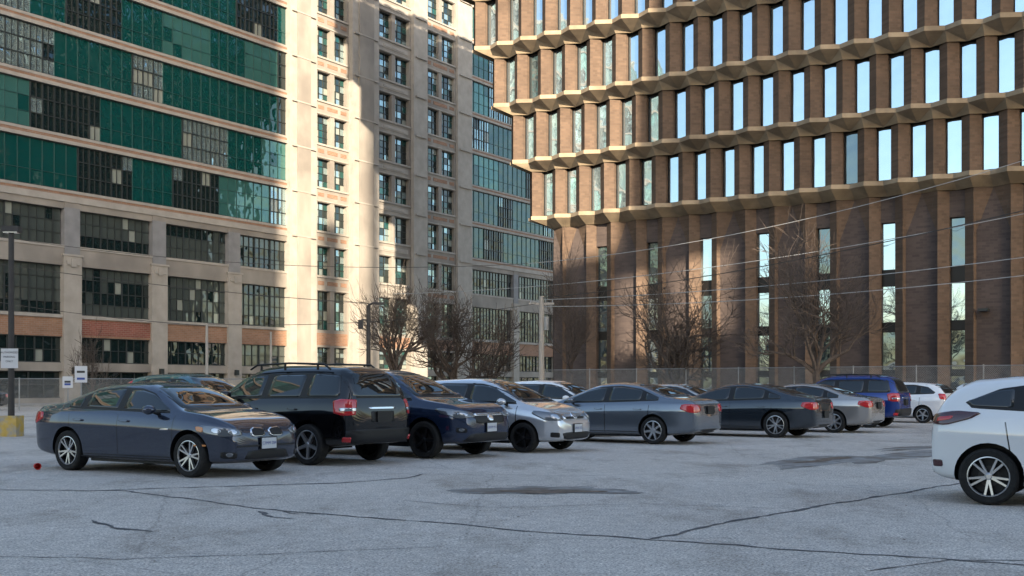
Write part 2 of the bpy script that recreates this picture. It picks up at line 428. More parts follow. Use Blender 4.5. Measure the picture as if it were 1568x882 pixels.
for a, b in ((31.3, 35.9), (39.8, 45.4), (47.7, 53.3)):
    yb = -.15 if a < 46 else -.05
    zprev = 0
    for ri, (z0, z1) in enumerate(rows):
        w.box(a, b, yb, .65, zprev, z0, M['cream'])
        if ri >= 3:
            zm = (zprev + z0) / 2
            w.box(a + .1, b - .1, yb - .12, yb, z0 - .22, z0 - .05, M['cream2'])
            w.box(a + .1, b - .1, yb - .08, yb, zprev + .06, zprev + .18, M['cream2'])
            if a != 39.8:
                w.box(a + .35, a + 1.15, yb - .03, yb, zm - .18, zm + .18, M['obrick']); w.box(b - 1.15, b - .35, yb - .03, yb, zm - .18, zm + .18, M['obrick'])
                w.box(a + 1.6, b - 1.6, yb - .03, yb, zm - .18, zm + .18, M['obrick'])
            else:
                w.box(a + .5, b - .5, yb - .05, yb, zm - .25, zm + .20, M['cream2'])
                w.box(a + 1.2, b - 1.2, yb - .09, yb - .05, zm - .12, zm + .10, M['cream2'])
        elif ri == 2:
            w.box(a + .2, b - .2, yb - .03, yb, zprev + .2, z0 - .3, M['obrick'])
        c = (a + b) / 2
        w.box(a, a + .28, yb, .65, z0, z1, M['cream']); w.box(b - .28, b, yb, .65, z0, z1, M['cream'])
        w.box(c - .28, c + .28, yb, .65, z0, z1, M['cream'])
        pr = ([M['g_dark'], M['g_teal'], M['g_blind'], M['g_refl']], [5, 3, 1, 2])
        ribbon(a + .28, c - .28, z0, z1, YG - .05, 4, False, .66, pr); ribbon(c + .28, b - .28, z0, z1, YG - .05, 4, False, .66, pr)
        zprev = z1
    w.box(a, b, yb, .65, zprev, ztop, M['cream'])
w.obj('walls', LB); gl.obj('windows', LB); fr.obj('window_frames', LB)
ln = MB()
for p in pilL[6:]:
    ln.box(p - .16, p + .16, -.5, -.24, 1.0 + E, 1.45 + E, M['frame'])
ln.obj('wall_lanterns', LB)

# ------------------------------------------------------------------ right building
RB = empty('brick_office_building', Rorig, A2)
w = MB(); gl = MB(); sp = MB(); fr = MB()
BAY = 1.9; H = BAY / 2; DEP = 26.0; TL = -.75; TR = 55.25
ap = .48
zS = 11.55 + E
floors = 9
w.box(TL + 1.3, TR - 1.3, 1.5, DEP - 1.3, 0, zS + 3.9 * floors, M['bbrick'])
def to_side(side, u, o, z, off):
    if side == 'F': return (TL - off + u, -off - o, z)
    if side == 'L': return (TL - off - o, DEP + off - u, z)
    if side == 'K': return (TR + off - u, DEP + off + o, z)
    if side == 'R': return (TR + off + o, -off + u, z)
def facelen(side, off): return (TR - TL + 2 * off) if side in 'FK' else (DEP + 2 * off)
TRH = .52; FAH = .26; WNH = 3.9 - TRH - FAH
def transition(side, off, z1, n):
    Ln = facelen(side, off); off2 = off + .95; L2 = facelen(side, off2); n2 = 2 * n; bay = Ln / n
    lo = [to_side(side, bay / 2 * k, (ap + .07 if k % 2 == 0 else .05), z1, off) for k in range(n2 + 1)]
    up = []; u3 = []
    for k in range(-1, n2 + 2):
        u = (k + 1) * L2 / (n2 + 2); a = ap + .12 if (k % 2 != 0) else .05
        up.append(to_side(side, u, a, z1 + TRH, off2)); u3.append(to_side(side, u, a, z1 + TRH + FAH, off2))
    for k in range(n2):
        a, b = lo[k], lo[k + 1]; c_, d_ = up[k + 1], up[k + 2]
        if k % 2 == 0: sp.face([a, b, c_], M['tan']); sp.face([b, d_, c_], M['tan'])
        else: sp.face([a, d_, c_], M['tan']); sp.face([a, b, d_], M['tan'])
    sp.face([lo[0], up[1], up[0]], M['tan']); sp.face([lo[-1], up[-1], up[-2]], M['tan'])
    for k in range(len(up) - 1):
        sp.face([up[k], up[k + 1], u3[k + 1], u3[k]], M['tan'])
        uk0 = k * L2 / (n2 + 2); uk1 = (k + 1) * L2 / (n2 + 2)
        sp.face([u3[k], u3[k + 1], to_side(side, uk1, -.6, z1 + TRH + FAH, off2), to_side(side, uk0, -.6, z1 + TRH + FAH, off2)], M['tan'])

for fl in range(floors):
    off = .95 * fl
    z0 = zS + 3.9 * fl + .40; z1 = z0 + WNH
    for side in 'FLKR':
        Ln = facelen(side, off); n = round(Ln / BAY); bay = Ln / n
        for i in range(n):
            c = bay * (i + .5); wh = .44
            P = lambda u, o, z: to_side(side, u, o, z, off)
            ti = rg.uniform(-.010, .010); tj = rg.uniform(-.008, .008)
            m = M['g_sky'] if rg.random() < .93 else M['g_sky2']
            gl.face([P(c - wh, -.30 + ti, z0), P(c + wh, -.30 - ti, z0), P(c + wh, -.30 - ti + tj, z1), P(c - wh, -.30 + ti + tj, z1)], m)
            for uu in (c - wh, c + wh - .05):
                fr.face([P(uu, -.24, z0), P(uu + .05, -.24, z0), P(uu + .05, -.24, z1), P(uu, -.24, z1)], M['winfr'])
            for za in (z1 - .09, z0):
                fr.face([P(c - wh, -.235, za), P(c + wh, -.235, za), P(c + wh, -.235, za + .09), P(c - wh, -.235, za + .09)], M['winfr'])
            for sg in (-1, 1):
                u0 = c + sg * wh; u1 = c + sg * bay / 2
                w.face([P(u0, -.35, z0), P(u0, .05, z0), P(u0, .05, z1), P(u0, -.35, z1)], M['bbrick'])
                w.face([P(u0, .05, z0), P(u1, ap, z0), P(u1, ap, z1), P(u0, .05, z1)], M['bbrick'])
        transition(side, off, z1, n)
    w.box(TL - off + .34, TR + off - .34, -off + .34, DEP + off - .34, z0 - .04, z1 + .1, M['winfr'])
baseoff = -.95
for side in 'FLKR':
    Lb = facelen(side, baseoff); n = round(Lb / BAY); bay = Lb / n
    z1 = zS + .40 - TRH - FAH
    L1 = facelen(side, 0); n2 = 2 * n
    lo = [to_side(side, bay / 2 * k, (ap + .05 if k % 2 == 1 else .05), z1, baseoff) for k in range(n2 + 1)]
    up = []; u3 = []
    for k in range(-1, n2 + 2):
        a = ap + .12 if ((k + 1) % 2 == 0) else .05
        up.append(to_side(side, (k + 1) * L1 / (n2 + 2), a, z1 + TRH, 0)); u3.append(to_side(side, (k + 1) * L1 / (n2 + 2), a, z1 + TRH + FAH, 0))
    for k in range(n2):
        sp.face([lo[k], lo[k + 1], up[k + 2]], M['tan']); sp.face([lo[k], up[k + 2], up[k + 1]], M['tan'])
    sp.face([lo[0], up[1], up[0]], M['tan']); sp.face([lo[-1], up[-1], up[-2]], M['tan'])
    for k in range(len(up) - 1):
        sp.face([up[k], up[k + 1], u3[k + 1], u3[k]], M['tan'])
        sp.face([u3[k], u3[k + 1], to_side(side, (k + 1) * L1 / (n2 + 2), -.6, z1 + TRH + FAH, 0), to_side(side, k * L1 / (n2 + 2), -.6, z1 + TRH + FAH, 0)], M['tan'])
    P = lambda u, o, z: to_side(side, u, o, z, baseoff)
    zt = z1; zw = 9.65 + E; zf = zt - 2.4
    for i in range(n + 1):
        c = bay * i; wh = .42
        win = (i % 2 == 0) and 0 < i < n
        sgs = [s_ for s_ in (-1, 1) if not (i == 0 and s_ < 0) and not (i == n and s_ > 0)]
        for sg in sgs:
            u0 = c + sg * wh; u1 = c + sg * bay / 2
            if win:
                w.face([P(u0, -.35, 0), P(u0, .05, 0), P(u0, .05, zt), P(u0, -.35, zt)], M['bbrick'])
                w.face([P(u0, .05, 0), P(u1, ap, 0), P(u1, ap, zt), P(u0, .05, zt)], M['bbrick'])
            else:
                uk = c + sg * (bay / 2 - .08)
                w.face([P(u1, ap, 0), P(uk, .12, 0), P(uk, .12, zf), P(u1, ap, zf)], M['bbrick'])
                w.face([P(uk, .12, zf), P(u1, ap, zf), P(u1, ap, zt)], M['bbrick'])
                w.face([P(uk, .12, zf), P(u1, ap, zt), P(c, .05, zt)], M['bbrick'])
                w.face([P(c, .12, 0), P(uk, .12, 0), P(uk, .12, zf), P(c, .12, zf)], M['bbrick2'])
                w.face([P(c, .12, zf), P(uk, .12, zf), P(c, .05, zt)], M['bbrick2'])
        if win:
            segs = [(.6, 2.0, 0), (2.0, 2.3, 1), (2.3, 4.6, 0), (4.6, 5.1, 1), (5.1, 7.3, 0), (7.3, 8.2, 1), (8.2, zw, 0)]
            for (a, b, dk) in segs:
                t = rg.uniform(-.012, .012)
                m = M['winfr'] if dk else (M['g_sky'] if rg.random() < .12 + .025 * i else M['g_sky2'])
                gl.face([P(c - wh, -.25 + t, a), P(c + wh, -.25 - t, a), P(c + wh, -.25 - t, b), P(c - wh, -.25 + t, b)], m)
                fr.face([P(c - wh, -.215, b - .05), P(c + wh, -.215, b - .05), P(c + wh, -.215, b + .05), P(c - wh, -.215, b + .05)], M['winfr'])
            w.face([P(c - wh, .02, zw), P(c + wh, .02, zw), P(c + wh, .02, zt), P(c - wh, .02, zt)], M['bbrick2'])
            w.face([P(c - wh, .02, 0), P(c + wh, .02, 0), P(c + wh, .02, .6), P(c - wh, .02, .6)], M['bbrick2'])
w.obj('walls', RB); gl.obj('windows', RB); sp.obj('precast_spandrels', RB); fr.obj('window_frames', RB)
lm = MB()
lm.box(28.5, 29.0, .2, .75, 4.2 + E, 4.35 + E, M['frame']); lm.obj('wall_light', RB)

# ------------------------------------------------------------------ unseen buildings added behind the camera to block and shape the sun
SX, SY = .25, .968
az = math.atan2(SX, SY)
def sun_blocker(name, boxes):  # unseen building volumes, added only to shade the scene
    e = empty(name, (0, 0, 0), az); b = MB(); gg = MB()
    for (c0, c1, d0, d1, h0, h) in boxes:
        b.box(c0, c1, d0, d1, h0, h, M['gray'])
        z = h0 + 3
        while z < h - 4:
            gg.box(c0 + .8, c1 - .8, d1 + .01, d1 + .06, z, z + 1.8, M['g_dark'])
            k = c0 + .8
            while k < c1 - 1.5:
                b.box(k - .2, k + .2, d1 + .06, d1 + .2, z, z + 1.8, M['gray']); k += 3.2
            z += 4
    b.obj('walls', e); gg.obj('windows', e)
sun_blocker('sun_blocking_tower', [(-18, 4.6, -60, -48, 0, 84)])  # added blocker: keeps the left side and the lot in shade
sun_blocker('sun_blocking_tower', [(31, 50, -60, -48, 0, 66), (25.6, 30.99, -50, -48, 0, 35.0), (25.6, 30.99, -50, -48, 40.8, 66), (27.4, 28.2, -49.6, -48.4, 35.01, 40.79)])  # added blocker: slot shaped to let low sun patches onto the brick wall
sun_blocker('sun_blocking_block', [(4.61, 25.59, -60, -50, 0, 43.0), (8.4, 10.6, -58, -54, 43.01, 60), (13.6, 14.8, -57, -55, 43.01, 76)])  # added blocker: low roof leaves a gap for the sunlit strip
sun_blocker('sun_blocking_block', [(-62, -18.01, -60, -50, 0, 52)])  # added blocker: shades the out-of-view end of the left facade

# ------------------------------------------------------------------ wheels
def wheel_mesh(name, r, wdt, spokes, rimmat, double=False, rimr=.70):
    b = MB(); hw = wdt / 2; ri = r * rimr
    prof = [(ri, -hw * .75), (ri * 1.03, -hw * .95), (r * .90, -hw), (r * .975, -hw * .82), (r, -hw * .5), (r, hw * .5), (r * .975, hw * .82), (r * .90, hw), (ri * 1.03, hw * .95), (ri, hw * .75)]
    b.lathe(prof, M['rubber'], 36, closed=True)
    b.lathe([(ri * 1.01, -hw * .90), (ri * .96, -hw * .92), (ri * .93, -hw * .72)], rimmat, 36)
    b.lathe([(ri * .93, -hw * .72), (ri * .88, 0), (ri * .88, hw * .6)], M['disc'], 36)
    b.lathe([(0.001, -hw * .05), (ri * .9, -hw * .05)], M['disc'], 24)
    b.lathe([(0.001, -hw * .15), (ri * .52, -hw * .15), (ri * .52, -hw * .05)], M['dsteel'], 24)
    b.lathe([(0.001, -hw * .80), (ri * .12, -hw * .80), (ri * .2, -hw * .66), (ri * .22, -hw * .3)], rimmat, 16)
    for i in range(spokes):
        angs = [0] if not double else [-.19, .19]
        for da in angs:
            t = 2 * pi * i / spokes + da * .5; t2 = 2 * pi * i / spokes + da
            wi = ri * (.12 if not double else .06); wo = ri * (.09 if not double else .05)
            def pp(rad, off, y, tt): return (rad * cos(tt) - off * sin(tt), y, rad * sin(tt) + off * cos(tt))
            vs = []
            for rad, ww, yf, yb, tt in ((ri * .14, wi, -hw * .72, -hw * .35, t), (ri * .94, wo, -hw * .86, -hw * .5, t2)):
                vs += [pp(rad, -ww, yf, tt), pp(rad, ww, yf, tt), pp(rad, ww * 1.2, yb, tt), pp(rad, -ww * 1.2, yb, tt)]
            b.add(vs, [(0, 1, 5, 4), (1, 2, 6, 5), (2, 3, 7, 6), (3, 0, 4, 7)], rimmat)
    me = b.mesh(name, True)
    try: me.set_sharp_from_angle(angle=radians(35))
    except Exception: pass
    return me

# ------------------------------------------------------------------ cars
def interp(pts, x):
    pts = sorted(pts)
    if x <= pts[0][0]: return pts[0][1]
    for (a, za), (b, zb) in zip(pts[:-1], pts[1:]):
        if x <= b: return za + (zb - za) * (x - a) / (b - a)
    return pts[-1][1]

def clipx(poly, lo, hi):
    def cl(P, f, val):
        out = []
        for i in range(len(P)):
            a = P[i]; b = P[(i + 1) % len(P)]
            ia = f(a); ib = f(b)
            if ia: out.append(a)
            if ia != ib:
                t = (val - a[0]) / (b[0] - a[0]); out.append((val, a[1] + (b[1] - a[1]) * t))
        return out
    P = cl(poly, lambda p: p[0] >= lo, lo); return cl(P, lambda p: p[0] <= hi, hi)

def build_body(sp, mat):
    import bmesh
    xf, xr, W = sp['xf'], sp['xr'], sp['W']
    top = sp['top']; belt = sp['belt']
    xs = sorted(set([round(x, 3) for x, _ in top] + [round(xr + (xf - xr) * i / 16, 3) for i in range(17)] +
                    [round(v, 3) for v in (xr + .05, xr + .14, xr + .3, xf - .05, xf - .14, xf - .3, xf - .55)]))
    q = [xs[0]]
    for x in xs[1:]:
        if x - q[-1] > .045: q.append(x)
    xs = q
    plan = [(xr, .74), (xr + .05, .85), (xr + .14, .91), (xr + .35, .965), (xr + .8, 1), (0, 1), (xf - .9, 1), (xf - .55, .975), (xf - .3, .93), (xf - .14, .86), (xf - .05, .76), (xf, .62)]
    bot = [(xr, .34), (xr + .15, .26), (xr + .7, .20), (0, .19), (xf - .7, .19), (xf - .15, .21), (xf, .27)]
    rings = []
    tum = sp.get('tum', .55)
    for x in xs:
        w_ = W * interp(plan, x); zb = interp(bot, x) + sp.get('lift', 0)
        zt = interp(top, x); be = min(interp(belt, x), zt - .045)
        h = zt - be; sh = .935 * w_
        hh = max(0, h - .08)
        pts = [(0, zb), (.55 * w_, zb), (.88 * w_, zb + .005), (.965 * w_, zb + .06), (.980 * w_, zb + (be - zb) * .26), (.988 * w_, zb + (be - zb) * .5), (1.0 * w_, zb + (be - zb) * .71), (1.0 * w_, zb + (be - zb) * .76), (.970 * w_, be - .05),
               (.950 * w_, be - .01), (sh - .015 - tum * .12 * hh, be + .18 * h), (sh - tum * .55 * hh - .03, be + .55 * h), (sh - tum * .95 * hh - .05, be + .84 * h),
               (sh - tum * 1.15 * hh - .12, be + .95 * h), ((sh - tum * 1.2 * hh) * .55, zt - .008), (0, zt)]
        full = [(x, y, z) for (y, z) in pts] + [(x, -y, z) for (y, z) in pts[-2:0:-1]]
        rings.append(full)
    n = len(rings[0]); V = [p for r in rings for p in r]; F = []
    for i in range(len(rings) - 1):
        for j in range(n):
            k = (j + 1) % n
            F.append((i * n + j, i * n + k, (i + 1) * n + k, (i + 1) * n + j))
    F.append(tuple(range(n))[::-1]); F.append(tuple((len(rings) - 1) * n + j for j in range(n)))
    me = bpy.data.meshes.new('body'); me.from_pydata(V, [], F); me.materials.append(mat); me.materials.append(M['black'])
    me.polygons.foreach_set('use_smooth', [True] * len(me.polygons))
    o = bpy.data.objects.new('body', me); COL.objects.link(o)
    s = o.modifiers.new('s', 'SUBSURF'); s.levels = 2; s.render_levels = 2
    dg = bpy.context.evaluated_depsgraph_get(); dg.update()
    me2 = bpy.data.meshes.new_from_object(o.evaluated_get(dg)); o.modifiers.clear(); o.data = me2
    bvh = BVHTree.FromPolygons([v.co.copy() for v in me2.vertices], [tuple(p.vertices) for p in me2.polygons])
    c = MB()
    for ax in sp['ax']:
        for sg in (-1, 1):
            r = sp['r'] + sp.get('arch', .055); vs = []; nn = 28
            for yy in (sg * (W - .30), sg * (W + .3)):
                for i in range(nn):
                    t = 2 * pi * i / nn; vs.append((ax + r * cos(t), yy, sp['r'] + .01 + r * sin(t)))
            fs = [(i, (i + 1) % nn, nn + (i + 1) % nn, nn + i) for i in range(nn)] + [tuple(range(nn))[::-1], tuple(range(nn, 2 * nn))]
            if sg > 0: fs = [f[::-1] for f in fs]
            c.add(vs, fs, M['black'])
    co = c.obj('cut')
    bm = bmesh.new(); bm.from_mesh(co.data); bmesh.ops.recalc_face_normals(bm, faces=bm.faces); bm.to_mesh(co.data); bm.free()
    bm = bmesh.new(); bm.from_mesh(o.data); bmesh.ops.recalc_face_normals(bm, faces=bm.faces); bm.to_mesh(o.data); bm.free()
    md = o.modifiers.new('b', 'BOOLEAN'); md.operation = 'DIFFERENCE'; md.object = co; md.solver = 'EXACT'
    try: md.material_mode = 'TRANSFER'
    except Exception: pass
    dg = bpy.context.evaluated_depsgraph_get(); dg.update()
    me3 = bpy.data.meshes.new_from_object(o.evaluated_get(dg)); o.modifiers.clear(); o.data = me3
    me3.polygons.foreach_set('use_smooth', [True] * len(me3.polygons))
    try: me3.set_sharp_from_angle(angle=radians(50))
    except Exception: pass
    bpy.data.objects.remove(co)
    return o, bvh

def patch(mb, bvh, pts, d, off, mat, rnd=.14, edge=.10, rise=None):
    P = [Vector(p) for p in pts]
    q = []
    for a, b in zip(P, P[1:] + P[:1]):
        q.append(a.lerp(b, rnd)); q.append(a.lerp(b, 1 - rnd))
    q2 = []
    for a, b in zip(q, q[1:] + q[:1]):
        n = max(1, int((b - a).length / edge))
        for i in range(n): q2.append(a.lerp(b, i / n))
    c = sum(q2, Vector()) / len(q2)
    d = Vector((d[0], d[1], d[2] if len(d) > 2 else 0)).normalized()
    n = len(q2); ring_t = [1.0, .975, .8, .6, .4, .2]; vs = []
    def proj(p, o):
        h = bvh.ray_cast(p + d * 1.6, -d, 4)
        if h[0] is None:
            h = bvh.find_nearest(p)
        nn = h[1]
        if nn.dot(d) < 0: nn = -nn
        return h[0] + nn * o
    for i, t in enumerate(ring_t):
        for p in q2: vs.append(proj(c + (p - c) * t, -.002 if i == 0 else off))
    vs.append(proj(c, off)); fs = []
    for i in range(len(ring_t) - 1):
        for j in range(n): fs.append((i * n + j, i * n + (j + 1) % n, (i + 1) * n + (j + 1) % n, (i + 1) * n + j))
    for j in range(n): fs.append(((len(ring_t) - 1) * n + j, (len(ring_t) - 1) * n + (j + 1) % n, len(vs) - 1))
    a = vs[(len(ring_t) - 1) * n]; b = vs[(len(ring_t) - 1) * n + 1]; nn = (a - vs[-1]).cross(b - vs[-1])
    if nn.dot(d) < 0: fs = [f[::-1] for f in fs]
    mb.add(vs, fs, mat)

def mir(pts): return [(x, -y, z) for (x, y, z) in pts]
WH = {}
def car(name, loc, heading, sp, col, details, wheel=('a', 5, 'alloy', False), metal=.5, text=None, tint=None):
    e = empty(name, (loc[0], loc[1], 0), heading)
    belt_z = interp(sp['belt'], 0)
    mat = paint(name + '_paint', col, sp['gaps'], sp.get('zlo', .29), belt_z - .02, metal)
    body, bvh = build_body(sp, mat); body.parent = e
    W = sp['W']; r = sp['r']
    key = (round(r, 3),) + wheel
    if key not in WH: WH[key] = wheel_mesh('wheel', r, sp.get('tw', .22), wheel[1], M[wheel[2]], wheel[3])
    for i, ax in enumerate(sp['ax']):
        for sg in (-1, 1):
            o = bpy.data.objects.new('wheel', WH[key]); COL.objects.link(o); o.parent = e
            o.location = (ax, sg * (W - .125), r); o.rotation_euler = (0, .3 * i, 0 if sg < 0 else pi)
    un = MB(); un.box(sp['ax'][1] + r + .1, sp['ax'][0] - r - .1, -W + .15, W - .15, .17 + sp.get('lift', 0) * .5, .3, M['black'])
    for ax in sp['ax']: un.tube((ax, -W + .2, r), (ax, W - .2, r), .05, .05, M['black'])
    un.obj('underbody', e)
    gls = MB(); tr = MB(); lp = MB()
    G = M['carglass']
    for sg in (-1, 1):
        dl = sp['dlo']
        patch(tr, bvh, [(x, sg * W * .9, z) for x, z in dl], (0, sg), .003, M['black'], .06, .07)
        for lo, hi in sp['split']:
            c = clipx(dl, lo, hi)
            cx = sum(p[0] for p in c) / len(c); cz = sum(p[1] for p in c) / len(c)
            wx = max(p[0] for p in c) - min(p[0] for p in c); wz = max(p[1] for p in c) - min(p[1] for p in c)
            fx = 1 - .05 / wx; fz = 1 - .07 / wz
            patch(gls, bvh, [(cx + (p[0] - cx) * fx, sg * W * .9, cz + (p[1] - cz) * fz) for p in c], (0, sg), .008, G, .07, .07)
    zb, zt, wb, wt = sp['ws']
    patch(tr, bvh, [(1, -wb - .04, zb - .03), (1, wb + .04, zb - .03), (1, wt + .04, zt + .03), (1, -wt - .04, zt + .03)], (1, 0), .003, M['black'], .06, .08)
    patch(gls, bvh, [(1, -wb, zb), (1, wb, zb), (1, wt, zt), (1, -wt, zt)], (1, 0), .008, G, .07, .08)
    zb, zt, wb, wt = sp['rw']
    patch(tr, bvh, [(-1, -wb - .03, zb - .02), (-1, wb + .03, zb - .02), (-1, wt + .03, zt + .02), (-1, -wt - .03, zt + .02)], (-1, 0), .003, M['black'], .07, .08)
    patch(gls, bvh, [(-1, -wb, zb), (-1, wb, zb), (-1, wt, zt), (-1, -wt, zt)], (-1, 0), .008, G, .08, .08)
    for it in details['parts']:
        pts, d, off, mname = it[:4]; mir_ = it[4] if len(it) > 4 else True
        rd = it[5] if len(it) > 5 else .14
        mt = mat if mname == 'paint' else M[mname]
        tgt = lp if mname in ('red', 'dred', 'lens', 'lensin', 'amber') else tr
        patch(tgt, bvh, pts, d, off, mt, rd, .06)
        if mir_: patch(tgt, bvh, mir(pts), (d[0], -d[1]), off, mt, rd, .06)
    for sg in (-1, 1):
        for hx in sp['handles']:
            z = belt_z - .12
            patch(tr, bvh, [(hx - .10, sg * W, z - .018), (hx + .10, sg * W, z - .018), (hx + .10, sg * W, z + .018), (hx - .10, sg * W, z + .018)], (0, sg), .03, M['chrome'] if details.get('chromehandle') else mat, .2, .05)
    mr = MB(); mx, mz = sp['mirror']
    for sg in (-1, 1):
        vs = []; n = 10
        prof = [(-.09, .55), (-.06, .9), (.0, 1.), (.05, .75), (.09, .3)]
        for (dx, k) in prof:
            for i in range(n):
                t = 2 * pi * i / n
                vs.append((mx + dx, sg * (W + .09) + .11 * k * cos(t), mz + .075 * k * sin(t)))
        fs = []
        for a in range(len(prof) - 1):
            for i in range(n): fs.append((a * n + i, a * n + (i + 1) % n, (a + 1) * n + (i + 1) % n, (a + 1) * n + i))
        fs += [tuple(range(n))[::-1], tuple((len(prof) - 1) * n + i for i in range(n))]
        mr.add(vs, fs, mat if details.get('paintmirror', True) else M['black'])
        mr.tube((mx + .03, sg * (W - .08), mz - .07), (mx + .01, sg * (W + .04), mz - .03), .03, .025, M['black'])
    mr.obj('mirrors', e, True)
    if details.get('rails'):
        rl = MB(); rz = interp(sp['top'], -.5)
        for sg in (-1, 1):
            y = sg * (W * .66)
            pts = [(-1.6, rz - .09), (-1.45, rz + .0), (-.6, rz + .025), (.2, rz + .0), (.38, rz - .08)]
            for a, b in zip(pts[:-1], pts[1:]): rl.tube((a[0], y, a[1]), (b[0], y, b[1]), .018, .018, M['black'], 8)
            for px in (-1.3, -.5, .1): rl.tube((px, y, rz - .10), (px, y, rz + .01), .022, .02, M['black'], 8)
        rl.obj('roof_rails', e)
    for pl in details.get('plates', []):
        x, z = pl; s = 1 if x > 0 else -1
        h = bvh.ray_cast(Vector((x + s * 1, 0, z)), Vector((-s, 0, 0)), 3)
        px = (h[0].x if h[0] else x) + s * .025
        pb = MB(); pb.box(px - .012, px + .008, -.155, .155, z - .08, z + .08, M['plate'])
        pb.box(px - .013, px + .004, -.175, .175, z - .095, z + .095, M['black']); pb.obj('licence_plate', e)
        cu = bpy.data.curves.new('plate_text', 'FONT'); cu.body = text or 'BXTK 418'; cu.size = .065; cu.align_x = 'CENTER'; cu.align_y = 'CENTER'
        t = bpy.data.objects.new('plate_text', cu); COL.objects.link(t); t.data.materials.append(M['ink']); t.parent = e
        t.location = (px + s * .011, 0, z); t.rotation_euler = (pi / 2, 0, pi / 2 if s > 0 else -pi / 2)
    tr.obj('trim', e, True); gls.obj('windows', e, True); lp.obj('lamps', e, True)
    return e, bvh

BMW = dict(xf=2.13, xr=-2.39, W=.91, r=.325, ax=(1.38, -1.38),
    top=[(-2.39, .78), (-2.36, .92), (-2.27, 1.02), (-2.1, 1.06), (-1.75, 1.09), (-1.6, 1.11), (-1.35, 1.22), (-1.0, 1.355), (-.75, 1.405), (-.3, 1.435), (0, 1.43), (.2, 1.41), (.42, 1.345), (.75, 1.18), (1.02, 1.04), (1.15, 1.0), (1.5, .96), (1.85, .88), (2.0, .80), (2.1, .70), (2.13, .60)],
    belt=[(-2.39, .96), (-1.4, .975), (0, .94), (1.0, .90), (1.6, .86), (2.1, .76)],
    dlo=[(.95, .945), (.90, .995), (.42, 1.25), (.1, 1.325), (-.4, 1.345), (-.95, 1.285), (-1.42, 1.08), (-1.42, 1.01), (-.3, .975)],
    split=[(-.13, .95), (-1.02, -.22), (-1.42, -1.08)], ws=(1.03, 1.35, .66, .53), rw=(1.13, 1.345, .58, .50),
    gaps=[(1.02, -.05), (-.17, 0), (-1.22, 0.12), ], handles=(-.0, -1.08), mirror=(.68, 1.0))
SED = dict(xf=2.38, xr=-2.42, W=.915, r=.325, ax=(1.40, -1.37),
    top=[(-2.42, .80), (-2.39, .94), (-2.3, 1.02), (-2.1, 1.06), (-1.85, 1.08), (-1.6, 1.14), (-1.15, 1.32), (-.8, 1.42), (-.35, 1.46), (0, 1.455), (.25, 1.42), (.5, 1.335), (.9, 1.16), (1.2, 1.03), (1.35, .99), (1.75, .92), (2.1, .83), (2.27, .74), (2.36, .64), (2.38, .58)],
    belt=[(-2.4, .98), (-1.4, .98), (0, .94), (1.2, .89), (1.8, .83), (2.3, .72)],
    dlo=[(1.15, .94), (1.1, .98), (.5, 1.265), (.15, 1.35), (-.4, 1.375), (-.95, 1.30), (-1.5, 1.10), (-1.5, 1.02), (-.3, .975)],
    split=[(-.05, 1.15), (-1.05, -.14), (-1.5, -1.12)], ws=(1.03, 1.36, .68, .54), rw=(1.13, 1.37, .60, .50),
    gaps=[(1.12, -.05), (-.09, 0), (-1.18, 0.10)], handles=(.08, -.98), mirror=(.8, 1.02))
MAZ = dict(SED); MAZ['top'] = [(-2.42, .82), (-2.39, .96), (-2.3, 1.05), (-2.1, 1.08), (-1.9, 1.11), (-1.6, 1.19), (-1.15, 1.34), (-.8, 1.42), (-.35, 1.455), (0, 1.45), (.25, 1.41), (.5, 1.325), (.9, 1.16), (1.2, 1.03), (1.35, .995), (1.75, .95), (2.1, .86), (2.27, .77), (2.36, .66), (2.38, .58)]
MAZ['r'] = .345
ESC = dict(xf=2.17, xr=-2.27, W=.905, r=.355, ax=(1.30, -1.31), lift=.10, tum=.42, arch=.07,
    top=[(-2.27, .90), (-2.25, 1.02), (-2.21, 1.14), (-2.06, 1.50), (-1.97, 1.65), (-1.8, 1.70), (-1.2, 1.735), (-.3, 1.74), (.15, 1.71), (.38, 1.63), (.7, 1.42), (.98, 1.22), (1.1, 1.15), (1.5, 1.12), (1.9, 1.07), (2.06, 1.0), (2.14, .88), (2.17, .75)],
    belt=[(-2.27, 1.12), (-1.0, 1.10), (1.0, 1.06), (2.1, .97)],
    dlo=[(.93, 1.12), (.90, 1.17), (.42, 1.51), (.2, 1.58), (-1.3, 1.60), (-1.88, 1.56), (-2.0, 1.20), (-1.95, 1.15), (-.5, 1.14)],
    split=[(-.15, .93), (-1.12, -.25), (-2.0, -1.22)], ws=(1.19, 1.61, .68, .58), rw=(1.17, 1.60, .68, .60),
    gaps=[(.98, 0), (-.20, 0), (-1.17, .0)], handles=(0.0, -.98), mirror=(.62, 1.2), zlo=.42)
